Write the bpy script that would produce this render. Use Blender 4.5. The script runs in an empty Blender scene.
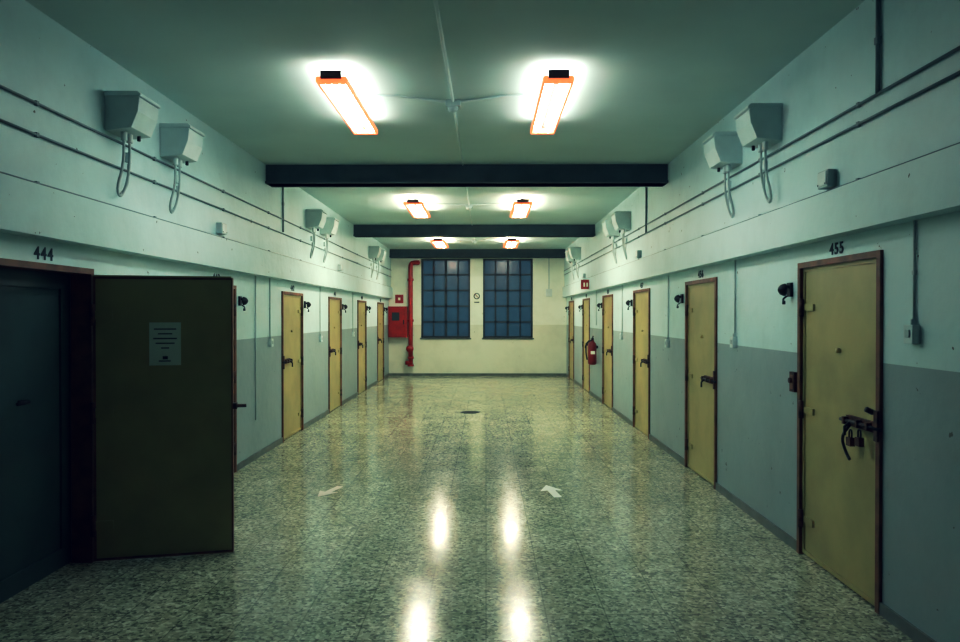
import bpy, bmesh, math, random
from mathutils import Vector, Matrix
random.seed(4)
F=720.0; CH=1.65; XL=-2.64; XR=2.18; H=3.41; YB=19.5; YN=-2.5
S=bpy.context.scene
# ---------------------------------------------------------------- materials
def mat(name, col, rough=.6, metal=0., noise=0., nscale=3., emis=None, es=0., bump=0., bscale=40., col2=None, spec=.5):
    m=bpy.data.materials.new(name); m.use_nodes=True
    nt=m.node_tree; b=nt.nodes['Principled BSDF']
    b.inputs['Base Color'].default_value=(*col,1); b.inputs['Roughness'].default_value=rough
    b.inputs['Metallic'].default_value=metal; b.inputs['Specular IOR Level'].default_value=spec
    tc=nt.nodes.new('ShaderNodeTexCoord')
    if noise>0 or col2:
        n=nt.nodes.new('ShaderNodeTexNoise'); n.inputs['Scale'].default_value=nscale; n.inputs['Detail'].default_value=6
        nt.links.new(tc.outputs['Object'],n.inputs['Vector'])
        r=nt.nodes.new('ShaderNodeValToRGB')
        c2=col2 if col2 else tuple(c*(1-noise) for c in col)
        r.color_ramp.elements[0].position=.35; r.color_ramp.elements[0].color=(*c2,1)
        r.color_ramp.elements[1].position=.6; r.color_ramp.elements[1].color=(*col,1)
        nt.links.new(n.outputs['Fac'],r.inputs['Fac']); nt.links.new(r.outputs['Color'],b.inputs['Base Color'])
    if emis:
        b.inputs['Emission Color'].default_value=(*emis,1); b.inputs['Emission Strength'].default_value=es
    if bump>0:
        n2=nt.nodes.new('ShaderNodeTexNoise'); n2.inputs['Scale'].default_value=bscale; n2.inputs['Detail'].default_value=4
        nt.links.new(tc.outputs['Object'],n2.inputs['Vector'])
        bp=nt.nodes.new('ShaderNodeBump'); bp.inputs['Strength'].default_value=bump; bp.inputs['Distance'].default_value=.01
        nt.links.new(n2.outputs['Fac'],bp.inputs['Height']); nt.links.new(bp.outputs['Normal'],b.inputs['Normal'])
    return m

def wallmat(name, white, grey, split=1.386):
    m=bpy.data.materials.new(name); m.use_nodes=True
    nt=m.node_tree; N=nt.nodes.new; L=nt.links.new; b=nt.nodes['Principled BSDF']
    tc=N('ShaderNodeTexCoord'); sep=N('ShaderNodeSeparateXYZ'); L(tc.outputs['Object'],sep.inputs[0])
    gt=N('ShaderNodeMath'); gt.operation='GREATER_THAN'; gt.inputs[1].default_value=split; L(sep.outputs['Z'],gt.inputs[0])
    mx=N('ShaderNodeMix'); mx.data_type='RGBA'; L(gt.outputs[0],mx.inputs[0])
    mx.inputs[6].default_value=(*grey,1); mx.inputs[7].default_value=(*white,1)
    n=N('ShaderNodeTexNoise'); n.inputs['Scale'].default_value=1.6; n.inputs['Detail'].default_value=8; n.inputs['Roughness'].default_value=.65
    L(tc.outputs['Object'],n.inputs['Vector'])
    r=N('ShaderNodeValToRGB'); r.color_ramp.elements[0].position=.3; r.color_ramp.elements[0].color=(.87,.88,.87,1)
    r.color_ramp.elements[1].position=.55; r.color_ramp.elements[1].color=(1,1,1,1); L(n.outputs['Fac'],r.inputs['Fac'])
    mu=N('ShaderNodeMix'); mu.data_type='RGBA'; mu.blend_type='MULTIPLY'; mu.inputs[0].default_value=1
    L(mx.outputs[2],mu.inputs[6]); L(r.outputs['Color'],mu.inputs[7])
    n3=N('ShaderNodeTexNoise'); n3.inputs['Scale'].default_value=14; n3.inputs['Detail'].default_value=5; L(tc.outputs['Object'],n3.inputs['Vector'])
    g3=N('ShaderNodeMath'); g3.operation='GREATER_THAN'; g3.inputs[1].default_value=.725; L(n3.outputs['Fac'],g3.inputs[0])
    m3=N('ShaderNodeMix'); m3.data_type='RGBA'; L(g3.outputs[0],m3.inputs[0]); L(mu.outputs[2],m3.inputs[6]); m3.inputs[7].default_value=(.12,.12,.09,1)
    L(m3.outputs[2],b.inputs['Base Color']); b.inputs['Roughness'].default_value=.5
    n2=N('ShaderNodeTexNoise'); n2.inputs['Scale'].default_value=9; n2.inputs['Detail'].default_value=6; L(tc.outputs['Object'],n2.inputs['Vector'])
    bp=N('ShaderNodeBump'); bp.inputs['Strength'].default_value=.22; bp.inputs['Distance'].default_value=.02
    L(n2.outputs['Fac'],bp.inputs['Height']); L(bp.outputs['Normal'],b.inputs['Normal'])
    return m

def floormat():
    m=bpy.data.materials.new('terrazzo'); m.use_nodes=True
    nt=m.node_tree; N=nt.nodes.new; L=nt.links.new; b=nt.nodes['Principled BSDF']
    tc=N('ShaderNodeTexCoord')
    v=N('ShaderNodeTexVoronoi'); v.inputs['Scale'].default_value=58; L(tc.outputs['Object'],v.inputs['Vector'])
    sp=N('ShaderNodeSeparateColor'); L(v.outputs['Color'],sp.inputs[0])
    r=N('ShaderNodeValToRGB'); e=r.color_ramp.elements
    e[0].position=0; e[0].color=(.17,.17,.12,1); e[1].position=1; e[1].color=(.78,.77,.60,1)
    for p,c in ((.2,(.24,.245,.17)),(.3,(.40,.40,.285)),(.6,(.46,.46,.33)),(.8,(.57,.565,.41))):
        x=e.new(p); x.color=(*c,1)
    L(sp.outputs[0],r.inputs['Fac'])
    v2=N('ShaderNodeTexVoronoi'); v2.inputs['Scale'].default_value=24; L(tc.outputs['Object'],v2.inputs['Vector'])
    sp2=N('ShaderNodeSeparateColor'); L(v2.outputs['Color'],sp2.inputs[0])
    rb=N('ShaderNodeValToRGB'); rb.color_ramp.elements[0].position=.1; rb.color_ramp.elements[0].color=(.75,.77,.73,1)
    rb.color_ramp.elements[1].position=.4; rb.color_ramp.elements[1].color=(1,1,1,1); L(sp2.outputs[1],rb.inputs['Fac'])
    m0=N('ShaderNodeMix'); m0.data_type='RGBA'; m0.blend_type='MULTIPLY'; m0.inputs[0].default_value=1
    L(r.outputs['Color'],m0.inputs[6]); L(rb.outputs['Color'],m0.inputs[7])
    n=N('ShaderNodeTexNoise'); n.inputs['Scale'].default_value=2.2; n.inputs['Detail'].default_value=7; L(tc.outputs['Object'],n.inputs['Vector'])
    r2=N('ShaderNodeValToRGB'); r2.color_ramp.elements[0].position=.3; r2.color_ramp.elements[0].color=(.80,.82,.76,1)
    r2.color_ramp.elements[1].position=.65; r2.color_ramp.elements[1].color=(1,1,1,1); L(n.outputs['Fac'],r2.inputs['Fac'])
    mu=N('ShaderNodeMix'); mu.data_type='RGBA'; mu.blend_type='MULTIPLY'; mu.inputs[0].default_value=1
    L(m0.outputs[2],mu.inputs[6]); L(r2.outputs['Color'],mu.inputs[7])
    br=N('ShaderNodeTexBrick'); br.offset=0; br.squash=1; br.inputs['Scale'].default_value=1
    br.inputs['Brick Width'].default_value=.33; br.inputs['Row Height'].default_value=.33; br.inputs['Mortar Size'].default_value=.005
    br.inputs['Mortar Smooth'].default_value=.4
    br.inputs['Color1'].default_value=(1,1,1,1); br.inputs['Color2'].default_value=(.86,.87,.84,1); br.inputs['Mortar'].default_value=(.55,.55,.51,1)
    L(tc.outputs['Object'],br.inputs['Vector'])
    m2=N('ShaderNodeMix'); m2.data_type='RGBA'; m2.blend_type='MULTIPLY'; m2.inputs[0].default_value=1
    L(mu.outputs[2],m2.inputs[6]); L(br.outputs['Color'],m2.inputs[7]); L(m2.outputs[2],b.inputs['Base Color'])
    rr=N('ShaderNodeMapRange'); rr.inputs[1].default_value=.3; rr.inputs[2].default_value=.7; rr.inputs[3].default_value=.11; rr.inputs[4].default_value=.19
    L(n.outputs['Fac'],rr.inputs[0]); L(rr.outputs[0],b.inputs['Roughness'])
    n2=N('ShaderNodeTexNoise'); n2.inputs['Scale'].default_value=6; n2.inputs['Detail'].default_value=3; L(tc.outputs['Object'],n2.inputs['Vector'])
    bp=N('ShaderNodeBump'); bp.inputs['Strength'].default_value=.05; bp.inputs['Distance'].default_value=.02
    L(n2.outputs['Fac'],bp.inputs['Height']); L(bp.outputs['Normal'],b.inputs['Normal'])
    b.inputs['Specular IOR Level'].default_value=.28
    return m

M={}
M['wall']=wallmat('painted_plaster',(.57,.74,.76),(.29,.365,.37))
M['wallb']=wallmat('painted_plaster_end',(.78,.85,.75),(.64,.69,.58))
M['floor']=floormat()
M['ceil']=mat('ceiling_paint',(.55,.68,.67),.7,noise=.08,nscale=1.2,bump=.15,bscale=12)
M['beam']=mat('dark_beam_paint',(.05,.075,.09),.5,noise=.3,nscale=4)
M['base']=mat('baseboard_stone',(.12,.14,.12),.4,noise=.3,nscale=8)
M['door']=mat('khaki_door_paint',(.42,.355,.145),.45,noise=.2,nscale=2.5,bump=.15,bscale=10)
M['frame']=mat('rust_red_frame',(.20,.075,.03),.6,noise=.5,nscale=9)
M['rust']=mat('rusty_iron',(.12,.045,.025),.6,.4,col2=(.03,.015,.01),nscale=20)
M['black']=mat('black_iron',(.012,.013,.013),.45,.3)
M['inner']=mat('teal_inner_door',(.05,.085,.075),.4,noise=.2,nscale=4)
M['white']=mat('white_enamel',(.62,.73,.73),.4,noise=.1,nscale=6)
M['cond']=mat('painted_conduit',(.42,.52,.52),.5)
M['condd']=mat('grey_conduit',(.20,.26,.27),.5)
M['cable']=mat('cable_grey',(.42,.51,.51),.5)
M['red']=mat('red_paint',(.34,.016,.012),.35,noise=.25,nscale=6)
M['redd']=mat('extinguisher_red',(.20,.014,.012),.35)
M['paper']=mat('paper',(.76,.83,.70),.8)
M['ink']=mat('ink',(.02,.035,.04),.8)
M['glass']=mat('dusk_window_glass',(.03,.06,.09),.2,col2=(.02,.04,.06),nscale=1.5,emis=(.09,.19,.27),es=.19)
M['bar']=mat('window_bars',(.02,.028,.032),.5)
M['arrow']=mat('floor_paint_white',(.85,.88,.80),.6)
M['arrowp']=mat('floor_paint_pink',(.82,.70,.60),.6)
M['tube']=mat('fluorescent_tube',(1,1,1),.4,emis=(.84,1,.94),es=27)
M['tube2']=mat('fluorescent_tube_mid',(1,1,1),.4,emis=(.98,1,.80),es=76)
M['tube3']=mat('fluorescent_tube_far',(1,1,1),.4,emis=(1,.97,.75),es=70)
M['bloom']=mat('bloom_rim_glow',(.8,.2,.08),.5,emis=(1,.15,.05),es=1.6)  # red bloom around the bright tubes, put into glowing rims
M['house']=mat('lamp_housing',(.10,.04,.035),.5)
M['dark']=mat('bounce_cut_dark',(.05,.075,.085),.7)  # kept dark to cut light bouncing back into the near end

# ---------------------------------------------------------------- builder
KEEP=('wall','floor','ceiling','baseboard','trim','window','door')
class B:
    def __init__(s): s.bm=bmesh.new(); s.ms=[]; s.T=Matrix.Identity(4)
    def mi(s,k):
        if k not in s.ms: s.ms.append(k)
        return s.ms.index(k)
    def _add(s,vs,fs,k,smooth=False):
        i=s.mi(k); bv=[s.bm.verts.new(s.T@Vector(v)) for v in vs]
        for f in fs:
            try: fc=s.bm.faces.new([bv[j] for j in f]); fc.material_index=i; fc.smooth=smooth
            except ValueError: pass
    def box(s,x0,x1,y0,y1,z0,z1,k):
        x0,x1=sorted((x0,x1)); y0,y1=sorted((y0,y1)); z0,z1=sorted((z0,z1))
        v=[(x,y,z) for x in(x0,x1) for y in(y0,y1) for z in(z0,z1)]
        s._add(v,[(0,1,3,2),(4,6,7,5),(0,4,5,1),(2,3,7,6),(0,2,6,4),(1,5,7,3)],k)
    def prism(s,prof,y0,y1,k):
        n=len(prof); v=[(x,y0,z) for x,z in prof]+[(x,y1,z) for x,z in prof]
        f=[tuple(range(n)),tuple(range(2*n-1,n-1,-1))]+[(i,n+i,n+(i+1)%n,(i+1)%n) for i in range(n)]
        s._add(v,f,k)
    def plan(s,prof,z0,z1,k):
        n=len(prof); v=[(x,y,z0) for x,y in prof]+[(x,y,z1) for x,y in prof]
        f=[tuple(range(n)),tuple(range(2*n-1,n-1,-1))]+[(i,n+i,n+(i+1)%n,(i+1)%n) for i in range(n)]
        s._add(v,f,k)
    def tube(s,pts,r,k,n=10,rs=None):
        pts=[Vector(p) for p in pts]; vs=[]; fs=[]; prev=None
        for i,p in enumerate(pts):
            a=pts[max(i-1,0)]; c=pts[min(i+1,len(pts)-1)]; t=(c-a).normalized()
            if prev is None: u=t.orthogonal().normalized()
            else: u=(prev-t*prev.dot(t)).normalized()
            prev=u; w=t.cross(u); R=rs[i] if rs else r
            for j in range(n):
                an=2*math.pi*j/n; vs.append(p+(u*math.cos(an)+w*math.sin(an))*R)
        for i in range(len(pts)-1):
            for j in range(n): fs.append((i*n+j,i*n+(j+1)%n,(i+1)*n+(j+1)%n,(i+1)*n+j))
        fs.append(tuple(range(n-1,-1,-1))); fs.append(tuple((len(pts)-1)*n+j for j in range(n)))
        s._add(vs,fs,k,True)
    def obj(s,name,bevel=0.):
        bmesh.ops.recalc_face_normals(s.bm,faces=s.bm.faces)
        c=Vector((0,0,0))
        if not name.startswith(KEEP):
            vs=[v.co for v in s.bm.verts]
            c=Vector([(min(v[i] for v in vs)+max(v[i] for v in vs))/2 for i in range(3)])
            for v in s.bm.verts: v.co-=c
        me=bpy.data.meshes.new(name); s.bm.to_mesh(me); s.bm.free()
        for k in s.ms: me.materials.append(M[k])
        o=bpy.data.objects.new(name,me); S.collection.objects.link(o); o.location=c
        if bevel:
            md=o.modifiers.new('bevel','BEVEL'); md.width=bevel; md.segments=2; md.limit_method='ANGLE'; md.angle_limit=math.radians(40)
        return o
def smooth(pts,it=3):
    for _ in range(it):
        q=[pts[0]]
        for a,b in zip(pts[:-1],pts[1:]):
            a=Vector(a); b=Vector(b); q+= [a*.75+b*.25,a*.25+b*.75]
        q.append(pts[-1]); pts=q
    return pts
def PX(side,d): return XL+d if side=='L' else XR-d
UP=.06; BAND=.11
DW=1.05
doorsL=[3.75,6.5,9.27,12.03,14.75,17.45]; doorsR=[3.97,6.80,9.57,12.36,15.12,17.82]
HD={'L':1.96,'R':2.01}; BZ={'L':(2.10,2.39),'R':(2.13,2.40)}

# ---------------------------------------------------------------- shell
b=B(); b.box(XL-.3,XR+.3,YN,YB+.3,-.12,0,'floor'); b.obj('floor')
b=B(); b.box(XL-.3,XR+.3,YN,YB+.3,H,H+.12,'ceil'); b.obj('ceiling')
for side,ds in (('L',doorsL),('R',doorsR)):
    nm='left' if side=='L' else 'right'
    b=B(); y=YN; h=HD[side]; z0,z1=BZ[side]
    for d in ds:
        b.box(PX(side,0),PX(side,-.25),y,d,0,h,'wall'); y=d+DW
    b.box(PX(side,0),PX(side,-.25),y,YB,0,h,'wall')
    b.box(PX(side,0),PX(side,-.25),YN,YB,h,z0,'wall')
    b.obj('wall_'+nm)
    b=B(); b.box(PX(side,BAND),PX(side,-.25),YN,YB,z0,z1,'wall'); b.obj('trim_band_'+nm)
    b=B(); b.box(PX(side,UP),PX(side,-.25),YN,YB,z1,H,'wall'); b.obj('wall_upper_'+nm)
    b=B(); y=YN
    for d in ds+[YB]:
        if d-y>.02: b.box(PX(side,.014),PX(side,0),y,d,0,.07,'base')
        y=d+DW
    b.obj('baseboard_'+nm)
W=[(-1.76,-.43),(-.08,1.27)]; WZ=(1.03,3.18)
b=B(); x=XL
for a,c in W:
    b.box(x,a,YB,YB+.3,0,H,'wallb'); b.box(a,c,YB,YB+.3,0,WZ[0],'wallb'); b.box(a,c,YB,YB+.3,WZ[1],H,'wallb'); x=c
b.box(x,XR,YB,YB+.3,0,H,'wallb'); b.obj('wall_back')
b=B(); b.box(XL,XR,YB-.014,YB,0,.07,'base'); b.obj('baseboard_back')
b=B(); b.box(XL-.3,XR+.3,YN-.2,YN,0,H,'dark'); b.obj('wall_light_block')  # unseen wall added behind the camera to shut out world light
for i,(a,c) in enumerate(W):
    b=B(); z0,z1=WZ
    b.box(a,c,YB+.16,YB+.18,z0,z1,'glass')
    for (p,q,r,s) in ((a,a+.05,z0,z1),(c-.05,c,z0,z1),(a,c,z0,z0+.05),(a,c,z1-.05,z1)):
        b.box(p,q,YB+.10,YB+.2,r,s,'bar')
    n=4
    for k in range(1,n):
        xx=a+(c-a)*k/n; w=.032 if k==2 else .022
        b.box(xx-w,xx+w,YB+.12,YB+.16,z0,z1,'bar')
    for k in range(1,5):
        zz=z0+(z1-z0)*k/5; b.box(a,c,YB+.12,YB+.16,zz-.022,zz+.022,'bar')
    b.obj('window_%d'%(i+1))
    b=B(); b.box(a-.03,c+.03,YB-.03,YB+.1,z0-.04,z0,'base'); b.obj('trim_%d'%(i+1))
for y in (8.45,14.05,19.28):
    b=B(); b.box(PX('L',UP),PX('R',UP),y-.02,y+.2,H-.22,H,'beam')
    b.box(PX('L',UP),PX('R',UP),y-.05,y+.23,H-.22,H-.195,'beam')
    b.obj('ceiling_beam')

# ---------------------------------------------------------------- doors
def frame(b,side,y0,h):
    w=.04
    b.box(PX(side,-.12),PX(side,.018),y0+.002,y0+w,0,h-.002,'frame'); b.box(PX(side,-.12),PX(side,.018),y0+DW-w,y0+DW-.002,0,h-.002,'frame')
    b.box(PX(side,-.12),PX(side,.018),y0+w,y0+DW-w,h-w,h-.002,'frame')
def bolt(b,side,ys,z,L=.32,d=-.0):
    b.box(PX(side,d-.01),PX(side,d+.012),ys+.06,ys+.06+L,z-.03,z+.03,'rust')
    b.tube([(PX(side,d+.025),ys-.02,z),(PX(side,d+.025),ys+.10+L,z)],.011,'black',8)
    for t in (.09,.2,.06+L-.03): b.box(PX(side,d),PX(side,d+.042),ys+t,ys+t+.022,z-.022,z+.022,'rust')
    b.tube([(PX(side,d+.025),ys+.30,z),(PX(side,d+.06),ys+.30,z-.03),(PX(side,d+.06),ys+.30,z-.08)],.009,'black',8)
def padlock(b,side,y,z,d):
    b.box(PX(side,d),PX(side,d+.03),y-.024,y+.024,z-.05,z,'rust')
    b.tube(smooth([(PX(side,d+.015),y-.015,z-.005),(PX(side,d+.015),y-.015,z+.045),(PX(side,d+.015),y+.015,z+.045),(PX(side,d+.015),y+.015,z-.005)],2),.005,'black',6)
idx=1
for side,ds in (('L',doorsL),('R',doorsR)):
    for j,y0 in enumerate(ds):
        h=HD[side]; b=B(); frame(b,side,y0,h)
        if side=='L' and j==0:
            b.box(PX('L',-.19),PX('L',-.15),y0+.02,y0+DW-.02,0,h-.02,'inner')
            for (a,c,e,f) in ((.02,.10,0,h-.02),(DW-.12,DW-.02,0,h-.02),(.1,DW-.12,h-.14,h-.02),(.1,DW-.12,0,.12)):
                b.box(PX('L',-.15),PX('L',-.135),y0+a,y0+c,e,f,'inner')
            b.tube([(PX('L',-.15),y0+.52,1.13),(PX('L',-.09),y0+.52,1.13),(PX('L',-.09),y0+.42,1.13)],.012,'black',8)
            ang=math.atan2(.2,.87)
            b.T=Matrix.Translation((XL+.03,y0+DW-.02,0))@Matrix.Rotation(ang,4,'Z')
            b.box(0,.87,-.03,.02,.012,1.905,'door')
            b.box(.87,.88,-.032,.022,.012,1.905,'frame')
            b.box(0,.87,-.033,-.03,1.89,1.905,'frame'); b.box(0,.015,-.034,-.03,.012,1.9,'frame'); b.box(0,.87,-.033,-.03,.012,.03,'frame')
            b.box(0,.87,-.034,.024,1.905,1.915,'door')
            b.box(.345,.545,-.033,-.030,1.31,1.60,'paper')
            for q in range(5):
                z=1.555-q*.032; w=[.14,.09,.15,.12,.05][q]
                b.box(.445-w/2,.445+w/2,-.0345,-.033,z-.004,z+.004,'ink')
            b.box(.43,.462,-.0345,-.033,1.35,1.372,'ink'); b.box(.405,.48,-.0345,-.033,1.335,1.343,'ink')
            b.tube([(.80,-.0,1.02),(.965,-.0,1.02)],.012,'rust',8); b.box(.87,.905,-.025,.025,1.0,1.04,'rust')
            for z in (.25,1.0,1.65):
                b.tube([(-.005,-.035,z-.07),(-.005,-.035,z+.07)],.018,'rust',8); b.box(0,.12,-.036,-.03,z-.03,z+.03,'door')
            b.T=Matrix.Identity(4)
        else:
            b.box(PX(side,-.06),PX(side,-.012),y0+.04,y0+DW-.04,.012,h-.04,'door')
            for (a,c,e,f) in ((.04,.065,.012,h-.04),(DW-.065,DW-.04,.012,h-.04),(.065,DW-.065,h-.065,h-.04),(.065,DW-.065,.012,.04)):
                b.box(PX(side,-.012),PX(side,-.004),y0+a,y0+c,e,f,'door')
            for z in (.25,1.0,1.7):
                b.tube([(PX(side,.012),y0+DW-.05,z-.06),(PX(side,.012),y0+DW-.05,z+.06)],.017,'rust',8)
                b.box(PX(side,-.012),PX(side,0),y0+DW-.2,y0+DW-.05,z-.022,z+.022,'door')
            b.tube([(PX(side,-.012),y0+.51,1.43),(PX(side,.008),y0+.51,1.43)],.016,'door',12)
            bolt(b,side,y0,1.02 if side=='R' else 1.04)
            if side=='R' and j==0:
                padlock(b,side,y0+.28,.93,.02); padlock(b,side,y0+.16,.95,.03)
                b.tube(smooth([(PX(side,.03),y0+.30,1.0),(PX(side,.05),y0+.36,.92),(PX(side,.04),y0+.33,.84),(PX(side,.04),y0+.28,.80)],2),.009,'black',8)
                b.tube([(PX(side,0),y0+.1,1.10),(PX(side,.04),y0+.1,1.12)],.016,'black',8)
            b.box(PX(side,.018),PX(side,.03),y0+.005,y0+.04,.95,1.12,'rust')
        b.obj('door_%d'%idx); idx+=1

# ---------------------------------------------------------------- cell numbers
def number(txt,side,y,z,size):
    cu=bpy.data.curves.new('t','FONT'); cu.body=txt; cu.size=size; cu.align_x='CENTER'; cu.extrude=.002; cu.offset=.002; cu.space_character=1.25
    o=bpy.data.objects.new('t',cu); S.collection.objects.link(o)
    bpy.context.view_layer.update()
    me=bpy.data.meshes.new_from_object(o.evaluated_get(bpy.context.evaluated_depsgraph_get()))
    bpy.data.objects.remove(o)
    me.materials.clear(); me.materials.append(M['ink'])
    ob=bpy.data.objects.new('cell_number',me); S.collection.objects.link(ob)
    ob.location=(PX(side,.003),y,z); ob.rotation_euler=(math.pi/2,0,math.pi/2 if side=='L' else -math.pi/2)
for j,y0 in enumerate(doorsL): number(str(444-j),'L',y0+DW/2,1.98,.105)
for j,y0 in enumerate(doorsR): number(str(455+j),'R',y0+DW/2,2.03,.10)

# ---------------------------------------------------------------- wall items
def ebox(side,y,w=.29):
    b=B(); u=UP+.001; X=lambda d:PX(side,u+d)
    b.prism([(X(0),3.15),(X(.20),3.15),(X(.235),3.12),(X(.225),3.03),(X(.18),2.92),(X(0),2.90)],y,y+w,'white')
    b.prism([(X(0),3.165),(X(.225),3.165),(X(.247),3.145),(X(.247),3.13),(X(0),3.13)],y-.008,y+w+.008,'white')
    for t in (.28,.55): b.tube([(X(.09),y+w*t,2.91),(X(.09),y+w*t,2.85)],.022,'white',10)
    b.tube([(X(.12),y+w*.8,2.93),(X(.12),y+w*.8,2.88)],.013,'black',8)
    b.tube(smooth([(X(.09),y+w*.28,2.86),(X(.09),y+w*.25,2.68),(X(.05),y+w*.2,2.52),(X(.04),y+w*.42,2.46),(X(.05),y+w*.62,2.54),(X(.09),y+w*.55,2.68),(X(.09),y+w*.55,2.86)],2),.010,'cable',8)
    b.tube(smooth([(X(.04),y+w*.42,2.49),(X(.03),y+w*.9,2.57),(X(.02),y+w*.95,2.72)],2),.008,'cable',6)
    b.box(X(0),X(.03),y+w*.9,y+w*1.08,2.74,2.81,'white')
    b.obj('electrical_box',.012)
for y in (4.86,5.68,10.3,11.15,15.8,16.6): ebox('L',y)
for y in (5.18,5.98,10.55,11.4,16.1,16.9): ebox('R',y)

def conduit(pts,r=.012,k='condd'):
    b=B(); b.tube(pts,r,k,8)
    a=Vector(pts[0]); c=Vector(pts[-1]); n=max(1,int((c-a).length/1.4)); al=abs((c-a).y)>.5
    for i in range(n):
        p=a.lerp(c,(i+.5)/n); w=.012 if al else r*1.4
        b.box(p.x-r,p.x+r,p.y-w,p.y+w,p.z-r*1.5,p.z+r*1.5,k)
    b.obj('surface_conduit')
for side,zs in (('L',(2.86,2.68)),('R',(2.84,2.73))):
    for z in zs: conduit([(PX(side,UP+.011),YN+.01,z),(PX(side,UP+.011),YB-.01,z)],.009)
    conduit([(PX(side,UP+.011),YN+.01,BZ[side][1]+.011),(PX(side,UP+.011),YB-.01,BZ[side][1]+.011)],.009)  # added rod, draws the dark line along the band top
conduit([(PX('R',UP+.014),3.9,H),(PX('R',UP+.014),3.9,2.84)],.012)
conduit([(PX('R',UP+.014),9.5,H),(PX('R',UP+.014),9.5,2.73)],.012)
conduit([(PX('L',UP+.014),9.1,H),(PX('L',UP+.014),9.1,2.70)],.012)
for side,y,z0 in (('L',8.2,.45),('L',8.75,1.35),('L',11.4,1.3),('L',14.2,1.3),('R',8.6,1.35),('R',11.5,1.35),('R',14.2,1.45),('R',6.3,1.45),('R',3.67,1.6)):
    conduit([(PX(side,.009),y,BZ[side][0]),(PX(side,.009),y,z0)],.007,'cond')
def switch(side,y,z,s=.08):
    b=B(); b.box(PX(side,.001),PX(side,.04),y-s/2,y+s/2,z-s*.7,z+s*.5,'white'); b.box(PX(side,.04),PX(side,.047),y-s*.25,y+s*.25,z-s*.3,z+s*.2,'cond')
    b.tube([(PX(side,.016),y,z+s*.5),(PX(side,.016),y,z+s*.5+.03)],.011,'cond',8)
    b.obj('light_switch',.006)
for a in (('R',3.67,1.56),('R',6.3,1.42),('R',8.6,1.32),('R',11.5,1.32),('L',8.75,1.32),('L',11.4,1.28),('L',14.2,1.28)): switch(*a)
def jbox(side,y,z,s=.13):
    b=B(); u=UP+.001; b.box(PX(side,u),PX(side,u+.055),y-s/2,y+s/2,z,z+s*.8,'cond'); b.box(PX(side,u+.055),PX(side,u+.062),y-s/2+.01,y+s/2-.01,z+.01,z+s*.8-.01,'white')
    for q in (-1,1): b.tube([(PX(side,u+.062),y+q*s*.35,z+s*.15),(PX(side,u+.066),y+q*s*.35,z+s*.15)],.006,'black',6)
    b.obj('junction_box',.004)
for a in (('R',4.44,2.43),('R',9.9,2.43),('R',15.4,2.43),('L',6.93,2.43),('L',12.6,2.43)): jbox(*a)
def bell(side,y,z):
    b=B(); X=lambda d:PX(side,d+.001)
    b.box(X(0),X(.02),y-.03,y+.03,z-.05,z+.05,'black')
    b.tube([(X(.02),y,z+.02),(X(.06),y,z+.02)],.014,'black',8)
    b.tube([(X(.045),y,z),(X(.055),y,z),(X(.075),y,z),(X(.09),y,z),(X(.095),y,z)],.05,'black',14,[.046,.044,.036,.018,.006])
    b.tube(smooth([(X(.03),y,z-.045),(X(.06),y,z-.065),(X(.065),y-.03,z-.09)],2),.007,'black',6)
    b.tube([(X(.065),y-.03,z-.08),(X(.065),y-.03,z-.105)],.012,'black',8)
    b.obj('alarm_bell')
for y0 in doorsL[1:]: bell('L',y0+DW+.13,1.80)
for y0 in doorsR: bell('R',y0+DW+.14,1.83)
b=B(); b.box(XR-.03,XR-.001,5.04,5.12,1.11,1.25,'rust'); b.box(XR-.034,XR-.03,5.055,5.105,1.13,1.23,'frame'); b.tube([(XR-.03,5.08,1.19),(XR-.05,5.08,1.19)],.02,'rust',8); b.obj('lock_keeper_plate',.004)

# ---------------------------------------------------------------- lamps
def lamp(x,y,k,L=1.45,w=.20,rim=.016):
    b=B(); y0=y-L/2; y1=y+L/2; zt=H+.025
    for q in (.18,.82): b.tube([(x,y0+L*q,H),(x,y0+L*q,zt-.10)],.012,'house',8)
    b.box(x-.022,x+.022,y0,y1,zt-.115,zt-.085,'house')
    for s in (-1,1):
        b.tube([(x+s*.052,y0+.03,zt-.13),(x+s*.052,y1-.03,zt-.13)],.03,k,10)
        b.box(x+s*w*.5-rim/2,x+s*w*.5+rim/2,y0,y1,zt-.16,zt-.125,'bloom')  # added glowing strip, stands in for the halo beside the tube
    for yy in (y0,y1-.04): b.box(x-w*.5,x+w*.5,yy,yy+.04,zt-.165,zt-.12,'bloom')
    b.box(x-w*.36,x+w*.36,y0-.02,y0,zt-.14,zt-.085,'house'); b.box(x-w*.36,x+w*.36,y1,y1+.02,zt-.14,zt-.085,'house')
    b.obj('fluorescent_lamp')
LY=(5.75,11.3,16.7)
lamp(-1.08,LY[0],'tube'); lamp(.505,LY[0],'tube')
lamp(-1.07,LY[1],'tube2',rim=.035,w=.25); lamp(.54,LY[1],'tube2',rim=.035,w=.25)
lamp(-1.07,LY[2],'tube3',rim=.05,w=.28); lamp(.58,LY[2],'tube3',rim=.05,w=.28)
b=B(); xc=-.27
b.tube([(xc-.05,YN,H-.012),(xc,6.0,H-.012),(xc,8.38,H-.012)],.012,'white',8)
b.tube([(xc,8.7,H-.012),(xc,13.98,H-.012)],.012,'white',8); b.tube([(xc,14.3,H-.012),(xc,17.5,H-.012)],.012,'white',8)
for y in LY:
    yb=y+.2
    b.tube([(-1.0,y,H-.012),(-.75,y,H-.012),(xc,yb,H-.012),(.2,y,H-.012),(.44,y,H-.012)],.010,'white',8)
    b.box(xc-.06,xc+.06,yb-.06,yb+.06,H-.05,H,'cond'); b.tube([(xc,yb,H-.05),(xc,yb,H-.075),(xc,yb,H-.085)],.05,'cond',14,[.045,.04,.02])
b.obj('ceiling_conduit')

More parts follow.
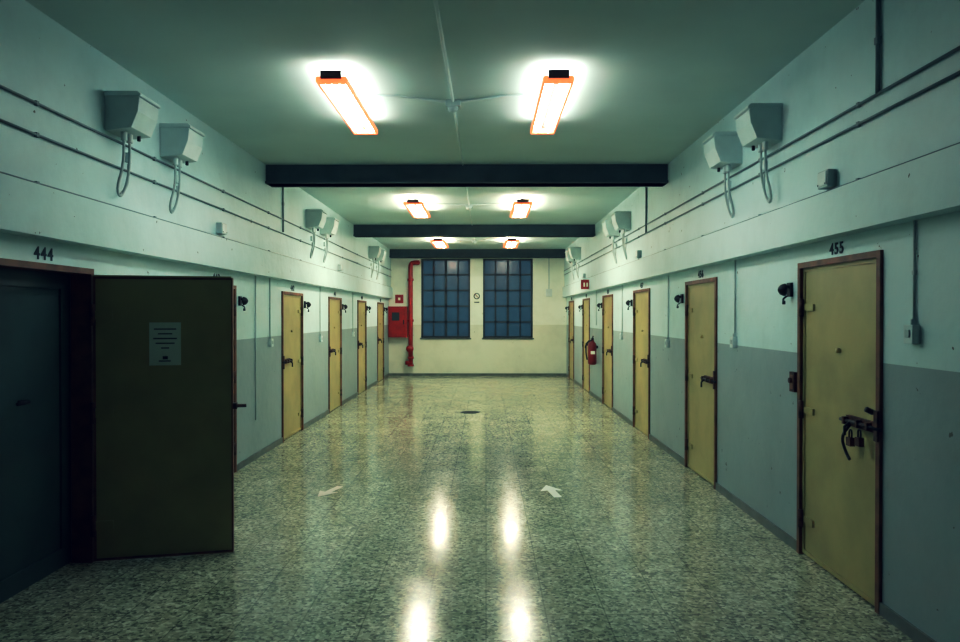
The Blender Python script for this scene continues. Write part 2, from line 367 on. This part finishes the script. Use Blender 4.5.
# ---------------------------------------------------------------- fire equipment
b=B(); px=-2.03; py=YB-.13
b.tube([(-1.84,YB-.01,3.06),(-1.84,py+.03,3.06)],.06,'red',12)
b.tube(smooth([(-1.80,py,3.06),(-1.95,py,3.06),(px,py,3.02),(px,py,2.8),(px,py,1.2)],2)+[(px,py,.32)],.062,'red',12)
for z in (2.6,1.5,.5): b.tube([(px,py,z-.03),(px,py,z+.03)],.085,'red',12); b.box(px-.02,px+.02,py,YB-.002,z-.015,z+.015,'red')
b.tube([(px,py,.75),(px,py-.2,.75)],.045,'red',10); b.tube([(px,py-.19,.75),(px,py-.22,.75)],.10,'red',14)
b.tube([(px+.02,py,.36),(px-.14,py,.36)],.055,'red',10); b.tube([(px,py,.32),(px,py,.27)],.085,'red',12)
b.obj('fire_riser_pipe')
b=B(); b.box(-2.62,-2.12,YB-.22,YB-.001,1.05,1.88,'red'); b.box(-2.58,-2.16,YB-.235,YB-.22,1.09,1.84,'red')
b.box(-2.52,-2.32,YB-.24,YB-.235,1.5,1.72,'ink'); b.box(-2.22,-2.19,YB-.26,YB-.235,1.4,1.52,'black'); b.obj('fire_hose_cabinet',.008)
b=B(); b.box(-2.46,-2.24,YB-.012,YB-.001,1.97,2.2,'red'); b.box(-2.38,-2.32,YB-.015,YB-.012,2.05,2.12,'paper'); b.obj('fire_sign')
b=B(); b.box(-.37,-.13,YB-.008,YB-.001,1.93,2.32,'paper')
ring=[(-.25+.075*math.cos(t*math.pi/8),YB-.014,2.16+.075*math.sin(t*math.pi/8)) for t in range(17)]
b.tube(ring,.012,'ink',6); b.tube([(-.30,YB-.014,2.21),(-.20,YB-.014,2.11)],.010,'red',6); b.box(-.32,-.18,YB-.010,YB-.008,1.98,2.01,'ink'); b.obj('prohibition_poster')
b=B(); b.box(1.91,2.17,14.5,14.52,2.17,2.36,'red'); b.box(2.15,XR-.115,14.49,14.53,2.2,2.32,'red'); b.box(1.96,1.99,14.497,14.5,2.22,2.30,'paper'); b.box(2.02,2.05,14.497,14.5,2.22,2.30,'paper'); b.obj('fire_extinguisher_sign')
b=B(); ex,ey=XR-.11,14.05
b.tube([(ex,ey,.68),(ex,ey,.70),(ex,ey,.73),(ex,ey,1.05),(ex,ey,1.10),(ex,ey,1.13),(ex,ey,1.17)],.08,'redd',16,[.06,.08,.085,.085,.07,.04,.03])
b.box(ex-.02,ex+.02,ey-.07,ey+.02,1.17,1.20,'black'); b.tube([(ex,ey,1.19),(ex,ey-.12,1.24)],.012,'black',6)
b.tube(smooth([(ex,ey-.02,1.16),(ex-.12,ey-.03,1.12),(ex-.13,ey-.03,.95),(ex-.10,ey-.02,.78)],2),.014,'black',8)
b.box(ex,XR-.001,ey-.03,ey+.03,1.0,1.05,'black'); b.box(ex-.04,ex+.04,ey-.088,ey-.082,.89,.95,'paper'); b.obj('fire_extinguisher')
b=B(); b.box(1.62,1.78,YB-.05,YB-.001,2.15,2.35,'white'); b.tube([(1.7,YB-.015,2.35),(1.7,YB-.015,3.2)],.012,'cond',8); b.obj('alarm_box',.005)
# ---------------------------------------------------------------- floor marks
def arrow(x,y,ang,k,s):
    b=B(); b.T=Matrix.Translation((x,y,0))@Matrix.Rotation(ang,4,'Z')@Matrix.Scale(s,4)
    b.plan([(-.04,-.24),(.04,-.24),(.04,.05),(.12,.03),(0,.28),(-.12,.03),(-.04,.05)],.0005,.003,k); b.obj('floor_arrow')
arrow(.62,6.72,.15,'arrow',.9); arrow(-1.46,6.72,-.3-math.pi,'arrowp',.8)
b=B(); b.tube([(-.27,12.2,.0005),(-.27,12.2,.004)],.17,'black',20)
for k in range(-3,4): b.box(-.27-math.sqrt(.15**2-(k*.04)**2),-.27+math.sqrt(.15**2-(k*.04)**2),12.2+k*.04-.008,12.2+k*.04+.008,.004,.007,'black')
b.obj('floor_drain')

# ---------------------------------------------------------------- world + camera
w=bpy.data.worlds.new('dusk'); S.world=w; w.use_nodes=True
w.node_tree.nodes['Background'].inputs[0].default_value=(.02,.07,.12,1); w.node_tree.nodes['Background'].inputs[1].default_value=.5
cam=bpy.data.cameras.new('camera'); cam.lens=36*F/960; cam.sensor_width=36; cam.clip_start=.05
co=bpy.data.objects.new('camera',cam); S.collection.objects.link(co)
co.location=(0,0,CH); co.rotation_euler=(math.pi/2-math.atan(6/F),0,math.atan(6/F))
S.camera=co
vs=S.view_settings
vs.view_transform='Standard'; vs.exposure=0; vs.use_curve_mapping=True
cm=vs.curve_mapping
def setc(i,pts):
    c=cm.curves[i]
    c.points[0].location=pts[0]; c.points[-1].location=pts[-1]
    for p in pts[1:-1]: c.points.new(*p)
setc(0,[(0,0),(.05,.026),(.15,.115),(.4,.46),(1,1)])
setc(1,[(0,0),(.05,.035),(.15,.14),(.4,.48),(1,1)])
setc(2,[(0,.003),(.05,.045),(.15,.15),(.4,.45),(1,.95)])
cm.update()
